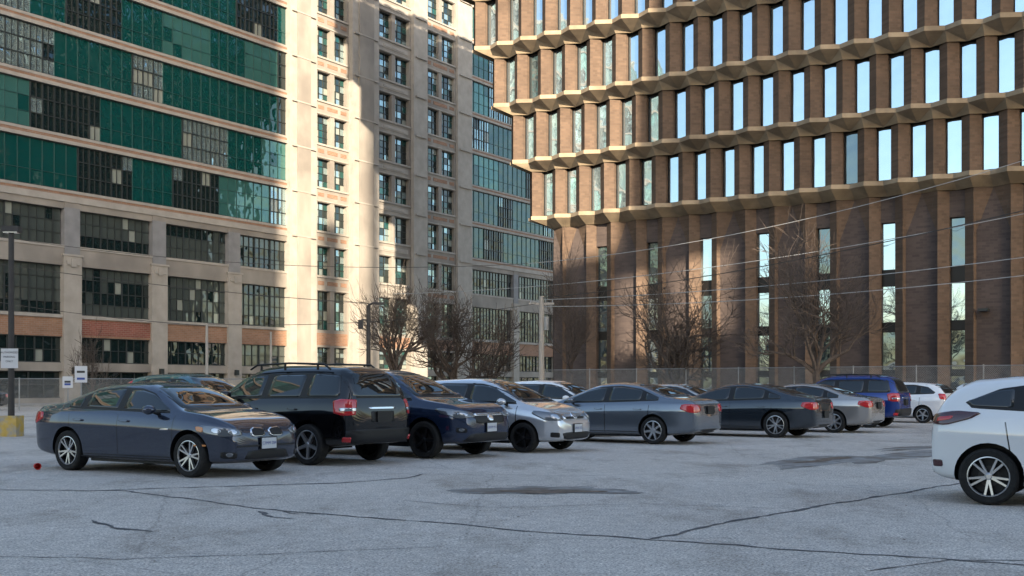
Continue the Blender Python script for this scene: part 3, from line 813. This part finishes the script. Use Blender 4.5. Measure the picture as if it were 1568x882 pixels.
CRV = dict(xf=2.25, xr=-2.3, W=.925, r=.355, ax=(1.33, -1.33), lift=.08, tum=.5, arch=.06,
    top=[(-2.30, .92), (-2.27, 1.05), (-2.2, 1.18), (-1.95, 1.52), (-1.8, 1.61), (-1.3, 1.67), (-.4, 1.695), (0, 1.68), (.28, 1.61), (.6, 1.44), (.95, 1.22), (1.12, 1.13), (1.4, 1.09), (1.85, 1.03), (2.08, .95), (2.2, .83), (2.25, .70)],
    belt=[(-2.27, 1.12), (-1.0, 1.07), (1.0, 1.02), (2.1, .92)],
    dlo=[(1.02, 1.08), (1.0, 1.12), (.35, 1.48), (.1, 1.55), (-1.0, 1.565), (-1.6, 1.48), (-2.0, 1.22), (-1.95, 1.16), (-.5, 1.10)],
    split=[(-.12, 1.0), (-1.1, -.22), (-2.0, -1.2)], ws=(1.17, 1.60, .70, .58), rw=(1.2, 1.52, .66, .56),
    gaps=[(1.05, 0), (-.17, 0), (-1.17, .05)], handles=(0.02, -.98), mirror=(.72, 1.15), zlo=.4)
VER = dict(xf=2.10, xr=-2.12, W=.85, r=.31, ax=(1.28, -1.30), tum=.48, lift=.02,
    top=[(-2.12, .82), (-2.09, 1.0), (-2.03, 1.12), (-1.85, 1.36), (-1.65, 1.45), (-1.2, 1.51), (-.4, 1.54), (.05, 1.52), (.35, 1.45), (.7, 1.29), (1.05, 1.11), (1.25, 1.02), (1.45, .975), (1.75, .90), (1.95, .80), (2.06, .69), (2.10, .58)],
    belt=[(-2.1, 1.04), (-1.0, 1.0), (.9, .95), (1.6, .86), (2.0, .74)],
    dlo=[(1.12, .985), (1.08, 1.03), (.4, 1.36), (.1, 1.42), (-.9, 1.43), (-1.45, 1.34), (-1.75, 1.14), (-1.7, 1.08), (-.3, 1.03)],
    split=[(-.12, 1.1), (-1.05, -.2), (-1.75, -1.15)], ws=(1.06, 1.45, .66, .54), rw=(1.12, 1.42, .60, .52),
    gaps=[(1.1, -.03), (-.16, 0), (-1.12, .08)], handles=(0.0, -.96), mirror=(.85, 1.04))
EGT = dict(xf=2.16, xr=-2.07, W=.89, r=.325, ax=(1.33, -1.40), tum=.52, lift=.01, arch=.05,
    top=[(-2.07, .80), (-2.05, .95), (-2.0, 1.05), (-1.90, 1.22), (-1.79, 1.37), (-1.6, 1.44), (-1.1, 1.485), (-.4, 1.505), (.05, 1.48), (.35, 1.40), (.7, 1.24), (1.05, 1.07), (1.25, .99), (1.45, .95), (1.75, .87), (1.99, .78), (2.12, .67), (2.16, .58)],
    belt=[(-2.1, 1.04), (-1.4, 1.03), (0, .97), (1.2, .9), (2.0, .74)],
    dlo=[(1.1, .96), (1.06, 1.0), (.4, 1.32), (.1, 1.37), (-.9, 1.39), (-1.3, 1.33), (-1.68, 1.17), (-1.6, 1.10), (-.3, 1.03)],
    split=[(-.12, 1.1), (-1.05, -.2), (-1.68, -1.12)], ws=(1.04, 1.40, .66, .54), rw=(1.12, 1.36, .58, .52),
    gaps=[(1.1, -.03), (-.16, 0), (-1.08, .15)], handles=(0.0, -.9), mirror=(.85, 1.0))

def front_std(sp, zl, zh, xb, grille='black'):
    W = sp['W']; x = sp['xf']
    return [([(x - .08, -.50, zl), (x - .05, -.45, zh - .02), (x - .55, -W + .04, zh + .07), (x - .58, -W + .01, zh - .0), (x - .30, -W + .07, zl + .0)], (.85, -.6), .012, 'lens'),
            ([(x - .12, -.55, zl + .02), (x - .12, -.55, zh - .02), (x - .26, -.70, zh), (x - .26, -.70, zl + .03)], (.85, -.5), .02, 'lensin', True, .25),
            ([(x, -.42, zl + .03), (x, .42, zl + .03), (x, .46, zh - .01), (x, -.46, zh - .01)], (1, 0), .008, grille, False),
            ([(x, -.5, .26 + sp.get('lift', 0)), (x, .5, .26 + sp.get('lift', 0)), (x, .58, .40 + sp.get('lift', 0)), (x, -.58, .40 + sp.get('lift', 0))], (1, 0), .008, 'black', False),
            ([(x - .1, -.60, .30 + sp.get('lift', 0)), (x - .16, -.76, .31 + sp.get('lift', 0)), (x - .16, -.76, .41 + sp.get('lift', 0)), (x - .1, -.60, .40 + sp.get('lift', 0))], (.9, -.4), .008, 'black')]
def rear_sedan(sp, lamp='red'):
    W = sp['W']; x = sp['xr']
    return [([(x + .02, -.50, .76), (x + .02, -.50, .93), (x + .30, -W + .05, .95), (x + .34, -W + .02, .83), (x + .12, -W + .1, .74)], (-.8, -.6), .012, lamp),
            ([(x, -.28, .72), (x, .28, .72), (x, .30, .90), (x, -.30, .90)], (-1, 0), .006, 'black', False),
            ([(x, -.55, .26), (x, .55, .26), (x, .5, .36), (x, -.5, .36)], (-1, 0), .006, 'black', False)]

bmw_parts = [
    ([(2.05, -.46, .625), (2.0, -.44, .715), (1.62, -.80, .785), (1.50, -.86, .76), (1.62, -.84, .66), (1.9, -.72, .615)], (.8, -.6), .012, 'lens'),
    ([(1.95, -.52, .64), (1.95, -.52, .71), (1.86, -.62, .72), (1.86, -.62, .645)], (.85, -.5), .022, 'lensin', True, .3),
    ([(1.80, -.66, .65), (1.80, -.66, .73), (1.70, -.75, .745), (1.70, -.75, .67)], (.75, -.6), .022, 'lensin', True, .3),
    ([(1.62, -.80, .675), (1.62, -.80, .75), (1.52, -.86, .76), (1.54, -.86, .70)], (.6, -.8), .020, 'amber'),
    ([(2.1, -.35, .60), (2.1, -.05, .60), (2.1, -.04, .72), (2.1, -.31, .74)], (1, 0), .018, 'chrome', True, .2),
    ([(2.1, -.33, .612), (2.1, -.065, .612), (2.1, -.055, .708), (2.1, -.297, .726)], (1, 0), .024, 'black', True, .2),
    ([(2.1, -.48, .27), (2.1, .48, .27), (2.1, .40, .40), (2.1, -.40, .40)], (1, 0), .008, 'black', False, .1),
    ([(2.0, -.56, .29), (1.9, -.76, .30), (1.9, -.77, .40), (2.0, -.55, .38)], (.9, -.45), .008, 'black'),
    ([(1.98, -.62, .32), (1.93, -.70, .32), (1.93, -.70, .38), (1.98, -.62, .38)], (.9, -.45), .016, 'lens', True, .3),
    ([(2.1, -.62, .455), (2.1, .62, .455), (2.1, .62, .48), (2.1, -.62, .48)], (1, 0), .010, 'black', False, .1),
    ([(1.5, -.9, .47), (1.72, -.87, .47), (1.72, -.87, .495), (1.5, -.9, .495)], (.3, -1), .010, 'amber'),
    ([(.98, -.9, .70), (.80, -.9, .695), (.80, -.9, .715), (.98, -.9, .725)], (0, -1), .010, 'chrome'),
] + rear_sedan(BMW) + [([(-1.25, -.9, .245), (1.0, -.9, .245), (1.0, -.9, .26), (-1.25, -.9, .26)], (0, -1), .006, 'black', True, .02)]

HD_B = radians(-31)
FWD = radians(-34.4); REV = radians(145.6)
car('parked_sedan', (-5.52, 17.70), HD_B, BMW, (.036, .046, .074), dict(parts=bmw_parts, plates=[(2.1, .50)], chromehandle=False), ('a', 5, 'alloy', True), .6, 'CFMM 284')

esc_parts = [
    ([(-2.2, -.62, .98), (-2.2, -.60, 1.13), (-2.12, -.88, 1.14), (-1.98, -.91, 1.10), (-1.98, -.91, .90), (-2.15, -.88, .86), (-2.22, -.66, .87)], (-.8, -.62), .016, 'red', True, .08),
    ([(-2.22, -.64, .935), (-2.22, -.64, .99), (-2.08, -.87, .99), (-2.08, -.87, .935)], (-.85, -.5), .022, 'lensin', True, .1),
    ([(-2.2, -.80, .40), (-2.2, .80, .40), (-2.2, .80, .63), (-2.2, -.80, .63)], (-1, 0), .03, 'black', False, .1),
    ([(-2.2, -.30, .74), (-2.2, .30, .74), (-2.2, .30, .93), (-2.2, -.30, .93)], (-1, 0), .006, 'black', False, .05),
    ([(-2.2, -.34, .965), (-2.2, .34, .965), (-2.2, .34, 1.00), (-2.2, -.34, 1.00)], (-1, 0), .014, 'chrome', False, .1),
    ([(-2.15, -.72, .43), (-2.15, -.72, .50), (-2.12, -.82, .50), (-2.12, -.82, .43)], (-.9, -.3), .038, 'red', True, .1),
    ([(-.9, -.9, .36), (.9, -.9, .36), (.9, -.9, .47), (-.9, -.9, .47)], (0, -1), .016, 'black', True, .03),
] + [(p[0], p[1], p[2], p[3], *(p[4:])) for p in front_std(ESC, .74, .92, 0, 'chrome')]
car('parked_suv', (-4.10, 20.25), REV, ESC, (.003, .003, .0035), dict(parts=esc_parts, plates=[(-2.2, .835)], rails=True, paintmirror=True), ('a', 5, 'alloy', False), .0, 'BLKN 207')

crv_parts = [
    ([(2.2, -.46, .78), (2.15, -.44, .86), (1.72, -.86, .95), (1.60, -.90, .93), (1.75, -.88, .84), (2.0, -.74, .76)], (.8, -.6), .014, 'lens'),
    ([(2.05, -.58, .79), (2.05, -.58, .85), (1.9, -.72, .87), (1.9, -.72, .81)], (.85, -.5), .024, 'lensin', True, .3),
    ([(2.2, -.46, .66), (2.2, .46, .66), (2.2, .50, .86), (2.2, -.50, .86)], (1, 0), .010, 'black', False, .1),
    ([(2.2, -.48, .80), (2.2, .48, .80), (2.2, .48, .845), (2.2, -.48, .845)], (1, 0), .022, 'chrome', False, .1),
    ([(2.2, -.08, .70), (2.2, .08, .70), (2.2, .08, .81), (2.2, -.08, .81)], (1, 0), .034, 'chrome', False, .2),
    ([(2.2, -.75, .33), (2.2, .75, .33), (2.2, .62, .48), (2.2, -.62, .48)], (1, 0), .010, 'black', False, .1),
    ([(2.08, -.64, .50), (2.0, -.80, .50), (2.0, -.80, .60), (2.08, -.64, .58)], (.9, -.4), .012, 'black'),
    ([(2.05, -.68, .52), (2.0, -.76, .52), (2.0, -.76, .58), (2.05, -.68, .58)], (.9, -.4), .02, 'lens', True, .3),
    ([(-.9, -.9, .32), (.9, -.9, .32), (.9, -.9, .45), (-.9, -.9, .45)], (0, -1), .014, 'black', True, .03),
    ([(-2.2, -.62, .95), (-2.0, -.66, 1.5), (-1.92, -.74, 1.5), (-1.98, -.88, 1.12), (-2.1, -.9, .93)], (-.8, -.6), .014, 'red'),
]
car('parked_suv', (-2.28, 22.0), FWD + .02, CRV, (.014, .026, .062), dict(parts=crv_parts, plates=[(2.2, .585)]), ('a', 5, 'dalloy', False), .4, 'CKRW 913')

ver_parts = front_std(VER, .66, .80, 0, 'chrome') + [
    ([(2.1, -.36, .69), (2.1, .36, .69), (2.1, .38, .725), (2.1, -.38, .725)], (1, 0), .02, 'black', False, .1),
    ([(2.1, -.08, .68), (2.1, .08, .68), (2.1, .08, .79), (2.1, -.08, .79)], (1, 0), .03, 'chrome', False, .2),
    ([(-2.1, -.6, .85), (-2.05, -.6, 1.08), (-1.9, -.78, 1.1), (-1.95, -.82, .9)], (-.8, -.6), .014, 'red')]
car('parked_hatchback', (-.42, 23.75), FWD + .03, VER, (.54, .56, .59), dict(parts=ver_parts, plates=[(2.1, .50)]), ('a', 5, 'dalloy', False), .5, 'BFWE 552')

car('parked_sedan', (2.65, 27.1), REV, SED, (.14, .165, .20), dict(parts=rear_sedan(SED) + front_std(SED, .62, .76, 0), plates=[(-2.4, .80)], chromehandle=False), ('a', 7, 'alloy', False), .6, 'AXPT 332')
car('parked_sedan', (6.3, 30.4), REV, MAZ, (.032, .042, .055), dict(parts=rear_sedan(MAZ) + front_std(MAZ, .64, .76, 0), plates=[(-2.4, .62)]), ('a', 5, 'alloy', True), .5, 'CBNH 671')
car('parked_sedan', (8.75, 33.5), REV, SED, (.34, .33, .32), dict(parts=rear_sedan(SED) + front_std(SED, .62, .76, 0), plates=[(-2.4, .80)]), ('a', 7, 'alloy', False), .5, 'BDZK 120')
car('parked_suv', (11.1, 37.4), REV, ESC, (.012, .04, .20), dict(parts=esc_parts, plates=[(-2.2, .835)], rails=True), ('a', 5, 'alloy', False), .3, 'BEVV 604')
car('parked_hatchback', (14.7, 42.0), REV - .1, VER, (.75, .76, .78), dict(parts=ver_parts, plates=[]), ('a', 5, 'alloy', False), .0)

egt_parts = front_std(EGT, .64, .78, 0) + [
    ([(-2.03, -.62, .92), (-1.97, -.60, 1.02), (-1.77, -.80, 1.07), (-1.52, -.89, 1.05), (-1.63, -.89, .98), (-1.89, -.84, .90)], (-.62, -.8), .014, 'dred'),
    ([(-1.91, -.70, .94), (-1.89, -.70, .99), (-1.77, -.80, 1.01), (-1.79, -.80, .97)], (-.7, -.75), .02, 'red'),
    ([(-2.1, -.60, .24), (-2.1, .60, .24), (-2.1, .60, .36), (-2.1, -.60, .36)], (-1, 0), .008, 'black', False),
    ([(-1.96, -.70, .42), (-1.91, -.80, .42), (-1.91, -.80, .50), (-1.96, -.70, .50)], (-.85, -.5), .010, 'dred'),
    ([(-1.78, -.55, 1.43), (-1.78, .55, 1.43), (-1.88, .55, 1.39), (-1.88, -.55, 1.39)], (-.7, 0, .7), .02, 'paint', False)]
hd = radians(-31)
cx = 5.46 + 1.40 * cos(hd) - .78 * sin(hd); cy = 12.55 + 1.40 * sin(hd) + .78 * cos(hd)
car('parked_hatchback', (cx, cy), hd, EGT, (.70, .71, .72), dict(parts=egt_parts, plates=[]), ('b', 5, 'alloy', True), .0)

car('parked_hatchback', (1.3, 31.0), FWD, VER, (.72, .73, .74), dict(parts=ver_parts, plates=[]), ('a', 5, 'dalloy', False), 0)
car('parked_sedan', (5.6, 36.5), FWD, SED, (.42, .44, .45), dict(parts=rear_sedan(SED) + front_std(SED, .62, .76, 0), plates=[]), ('a', 7, 'alloy', False), .5)
car('parked_sedan', (9.4, 42.5), FWD, SED, (.16, .24, .17), dict(parts=rear_sedan(SED) + front_std(SED, .62, .76, 0), plates=[]), ('a', 7, 'alloy', False), .5)
car('parked_sedan', (12.4, 43.5), REV, MAZ, (.05, .055, .06), dict(parts=rear_sedan(MAZ) + front_std(MAZ, .62, .76, 0), plates=[]), ('a', 7, 'alloy', False), .5)
car('parked_suv', (-7.9, 27.6), FWD, CRV, (.03, .11, .13), dict(parts=crv_parts, plates=[]), ('a', 5, 'dalloy', False), .5)
car('parked_sedan', (-31.0, 62), radians(165), MAZ, (.02, .022, .026), dict(parts=rear_sedan(SED) + front_std(SED, .62, .76, 0), plates=[]), ('a', 7, 'alloy', False), .5)

# ------------------------------------------------------------------ trees (bare)
def tree(loc, h, wid, seed, depth=5, trunk=.16, low=.25, rmin=.012):
    r = random.Random(seed); b = MB()
    def grow(p, d, ln, rad, lev):
        n = 4 if lev < 3 else 3
        pos = Vector(p); dd = Vector(d)
        nodes = [(pos.copy(), rad)]
        for i in range(n):
            dd = (dd + Vector((r.uniform(-1, 1), r.uniform(-1, 1), r.uniform(-.6, .8))) * (.26 if lev else .06)).normalized()
            if lev >= 2 and dd.z < .1: dd.z += .12; dd.normalize()
            q = pos + dd * (ln / n); r1 = max(rmin * .7, rad * (1 - .5 * (i + 1) / n))
            b.tube(pos, q, max(rmin * .7, rad * (1 - .5 * i / n)), r1, M['bark'], 7 if lev == 0 else (5 if lev < 3 else 3))
            pos = q; nodes.append((pos.copy(), r1))
        if lev >= depth: return
        kids = [6, 4, 4, 3, 3, 3][lev] + (r.random() < .4)
        for k in range(kids):
            f = r.uniform(.35, 1) if lev else r.uniform(.55, 1)
            idx = min(n, max(1, int(round(f * n)))); q, rr = nodes[idx]
            if k == 0: q, rr = nodes[-1]
            a = r.uniform(0, 2 * pi) if lev else (2 * pi * k / kids + r.uniform(-.4, .4))
            side = dd.orthogonal().normalized(); side.rotate(Matrix.Rotation(a, 3, dd))
            ang = r.uniform(.5, 1.1)
            if k == 0: ang *= .4
            nd = (dd * cos(ang) + side * sin(ang)); nd.z += .10; nd.normalize()
            grow(q, nd, ln * r.uniform(.6, .88) * (1.3 if lev == 0 else 1), max(rr * r.uniform(.62, .88), rmin), lev + 1)
    grow((0, 0, 0), (0, 0, 1), h * low, trunk, 0)
    mz = sorted(v[2] for v in b.v)[int(len(b.v) * .985)]; k = h / mz
    mx = sorted(abs(v[0]) for v in b.v)[int(len(b.v) * .96)]; kx = (wid / 2) / mx
    b.v = [(x * kx, y * kx, z * k) for x, y, z in b.v]
    o = b.obj('bare_tree'); o.location = (loc[0], loc[1], 0); return o
tree((15.6, 56), 8.9, 6.2, 3, 5, .30, .24, .014)
tree((9.3, 62), 7.6, 5.4, 8, 5, .28, .24, .014)
tree((3.7, 68), 9.4, 3.8, 14, 5, .26, .26, .014)
tree((-4.2, 80), 8.0, 7.0, 21, 5, .30, .22, .013)
tree((-8.0, 76), 8.4, 5.8, 33, 5, .30, .22, .013)
tree((-1.6, 84), 7.0, 5.0, 41, 4, .2, .24, .018)
tree((-26.0, 68), 4.5, 2.4, 45, 4, .09, .26)

# ------------------------------------------------------------------ poles, lamps, signs, fence
def lamp_parking():
    e = empty('parking_lot_lamp_post', (-13.6, 29.8, 0)); b = MB()
    b.box(-.24, .24, -.24, .24, 0, .56, M['yellow']); b.tube((0, 0, .5), (0, 0, 5.6), .085, .07, M['dsteel'], 12); b.obj('pole', e)
    h = MB(); h.box(-.22, .24, -.14, .14, 5.55, 5.70, M['dsteel']); h.box(-.18, .2, -.11, .11, 5.52, 5.55, M['lens']); h.obj('luminaire', e)
    s = MB(); s.box(-.23, .23, -.115, -.095, 1.85, 2.38, M['sign']); s.obj('sign_plate', e)
    for i, t in enumerate(('AUTHORIZED', 'PARKING', 'ONLY')):
        cu = bpy.data.curves.new('t', 'FONT'); cu.body = t; cu.size = .075; cu.align_x = 'CENTER'; cu.materials.append(M['blackink'])
        o = bpy.data.objects.new('sign_text', cu); COL.objects.link(o); o.parent = e; o.location = (0, -.119, 2.25 - i * .12); o.rotation_euler = (pi / 2, 0, 0)
lamp_parking()
def small_sign(x, y, h, w_=.45, hh=.6):
    e = empty('parking_sign', (x, y, 0)); b = MB(); b.tube((0, 0, 0), (0, 0, h), .025, .025, M['steel'], 8)
    b.box(-w_ / 2, w_ / 2, -.045, -.027, h - hh, h, M['sign'])
    b.box(-w_ / 2 + .08, w_ / 2 - .08, -.05, -.046, h - hh + .1, h - hh + .18, M['ink']); b.box(-w_ / 2 + .08, w_ / 2 - .08, -.05, -.046, h - .25, h - .17, M['blackink'])
    b.obj('sign', e)
small_sign(-15.7, 40, 2.1); small_sign(-17.4, 43, 1.75, .4, .45)
def street_lamp(x, y, h, arm):
    e = empty('street_lamp', (x, y, 0)); b = MB(); b.tube((0, 0, 0), (0, 0, h), .14, .10, M['dsteel'], 10)
    b.tube((0, 0, h), (arm * .5, 0, h + .12), .06, .06, M['dsteel']); b.tube((arm * .5, 0, h + .12), (arm, 0, h + .1), .06, .05, M['dsteel'])
    b.box(arm - .1, arm + .35, -.12, .12, h + .02, h + .16, M['dsteel']); b.tube((-.0, 0, h - .8), (-.4, 0, h - .8), .04, .04, M['dsteel']); b.box(-.55, -.3, -.14, .14, h - 1.3, h - .8, M['dsteel'])
    b.obj('pole', e)
street_lamp(-7.85, 60.0, 5.8, .5)
def upole(x, y, h, cross=True, r=.14):
    e = empty('utility_pole', (x, y, 0)); b = MB(); b.tube((0, 0, 0), (0, 0, h), r, r * .75, M['wood'], 12)
    if cross:
        b.box(-.75, .75, -.06, .06, h - .5, h - .38, M['wood'])
        for q in (-.65, -.2, .25, .65): b.tube((q, 0, h - .38), (q, 0, h - .2), .04, .03, M['steel'])
        b.tube((.28, .0, h - 2.0), (.28, 0, h - 1.2), .17, .17, M['steel'], 12)
    b.obj('pole', e)
upole(1.75, 65, 6.7, True, .19); upole(-17.8, 64, 5.0, False, .10); upole(-15.6, 71, 4.9, False, .09)

def cable(p, q, sag, r=.022, n=24, m='wire'):
    b = MB(); p = Vector(p); q = Vector(q); prev = p
    for i in range(1, n + 1):
        t = i / n; c = p.lerp(q, t); c.z -= sag * 4 * t * (1 - t); b.tube(prev, c, r, r, M[m], 4); prev = c
    b.obj('overhead_cable')
cable((1.75, 65, 6.5), (34, 42, 8.5), .7, m='steel'); cable((1.75, 65, 6.1), (34, 42, 7.6), .8, m='steel')
cable((2.3, 65, 6.4), (-17.8, 64, 5.0), .5); cable((-17.8, 64, 4.9), (-40, 58, 8.5), .6)
cable((-7.85, 60, 5.9), (-38, 50, 9.5), .6); cable((36, 48, 16), (1, 70, 9.2), 1.6, m='steel'); cable((36, 48, 12), (-8, 74, 7.6), 1.4, m='steel')
cable((1, 70, 9.2), (-34, 68, 11.0), 1.0)
cable((30, 30, 10.5), (1.75, 65, 6.6), 1.0)

def fence(p, q, h, name='chain_link_fence'):
    p = Vector((*p, 0)); q = Vector((*q, 0)); Ln = (q - p).length; e = empty(name, p, math.atan2((q - p).y, (q - p).x))
    b = MB(); n = int(Ln / 3)
    for i in range(n + 1): b.tube((Ln * i / n, 0, 0), (Ln * i / n, 0, h + .06), .035, .035, M['steel'], 8)
    b.tube((0, 0, h), (Ln, 0, h), .022, .022, M['steel'], 6); b.obj('posts', e)
    m = MB(); s = .085; k = -h; t = .0055
    while k < Ln:
        for sg in (1, -1):
            x0, z0, x1, z1 = (k, 0, k + h, h) if sg > 0 else (k, h, k + h, 0)
            if x0 < 0: z0 = z0 + sg * (-x0); x0 = 0
            if x1 > Ln: z1 = z1 - sg * (x1 - Ln); x1 = Ln
            m.face([(x0, 0, z0 - t), (x1, 0, z1 - t), (x1, 0, z1 + t), (x0, 0, z0 + t)], M['steel'])
        k += s
    m.obj('mesh', e)
fence((2.0, 66), (30, 46.8), 2.35)
fence((-34, 60), (-12, 66), 1.8)

c = MB(); c.lathe([(0.001, 0), (.045, 0), (.055, .13), (.05, .13), (.042, .02)], M['redcup'], 16, axis='z'); o = c.obj('red_paper_cup', smooth=True)
o.location = (-7.74, 17.85, .06); o.rotation_euler = (pi / 2, 0, .6)

# ------------------------------------------------------------------ light
el = radians(15.0); saz = math.atan2(SX, -SY)
wd = bpy.data.worlds.new('World'); SC.world = wd; wd.use_nodes = True
nt = wd.node_tree; bg = nt.nodes['Background']; sk = nt.nodes.new('ShaderNodeTexSky'); sk.sky_type = 'NISHITA'; sk.sun_disc = False
sk.sun_elevation = el; sk.sun_rotation = saz; sk.air_density = 1.0; sk.dust_density = 2.0; sk.ozone_density = 1.0
nt.links.new(sk.outputs[0], bg.inputs[0]); bg.inputs[1].default_value = .5
sd = bpy.data.lights.new('sun', 'SUN'); sd.energy = 17.0; sd.angle = radians(.53); sd.color = (1, .82, .60)
so = bpy.data.objects.new('sun', sd); COL.objects.link(so)
dirv = Vector((-SX * cos(el), SY * cos(el), -sin(el))); so.rotation_euler = dirv.to_track_quat('-Z', 'Y').to_euler()
so.location = (20, -40, 60)

# ------------------------------------------------------------------ camera
cd = bpy.data.cameras.new('camera'); co = bpy.data.objects.new('camera', cd); COL.objects.link(co)
co.location = (0, 0, EYE); co.rotation_euler = (pi / 2, 0, 0)
cd.sensor_width = 36; cd.lens = 1680 / 1568 * 36; cd.shift_y = (592 - 441) / 1568; cd.clip_end = 2000; cd.clip_start = .1
SC.camera = co
SC.view_settings.view_transform = 'Standard'; SC.view_settings.look = 'None'; SC.view_settings.exposure = 0
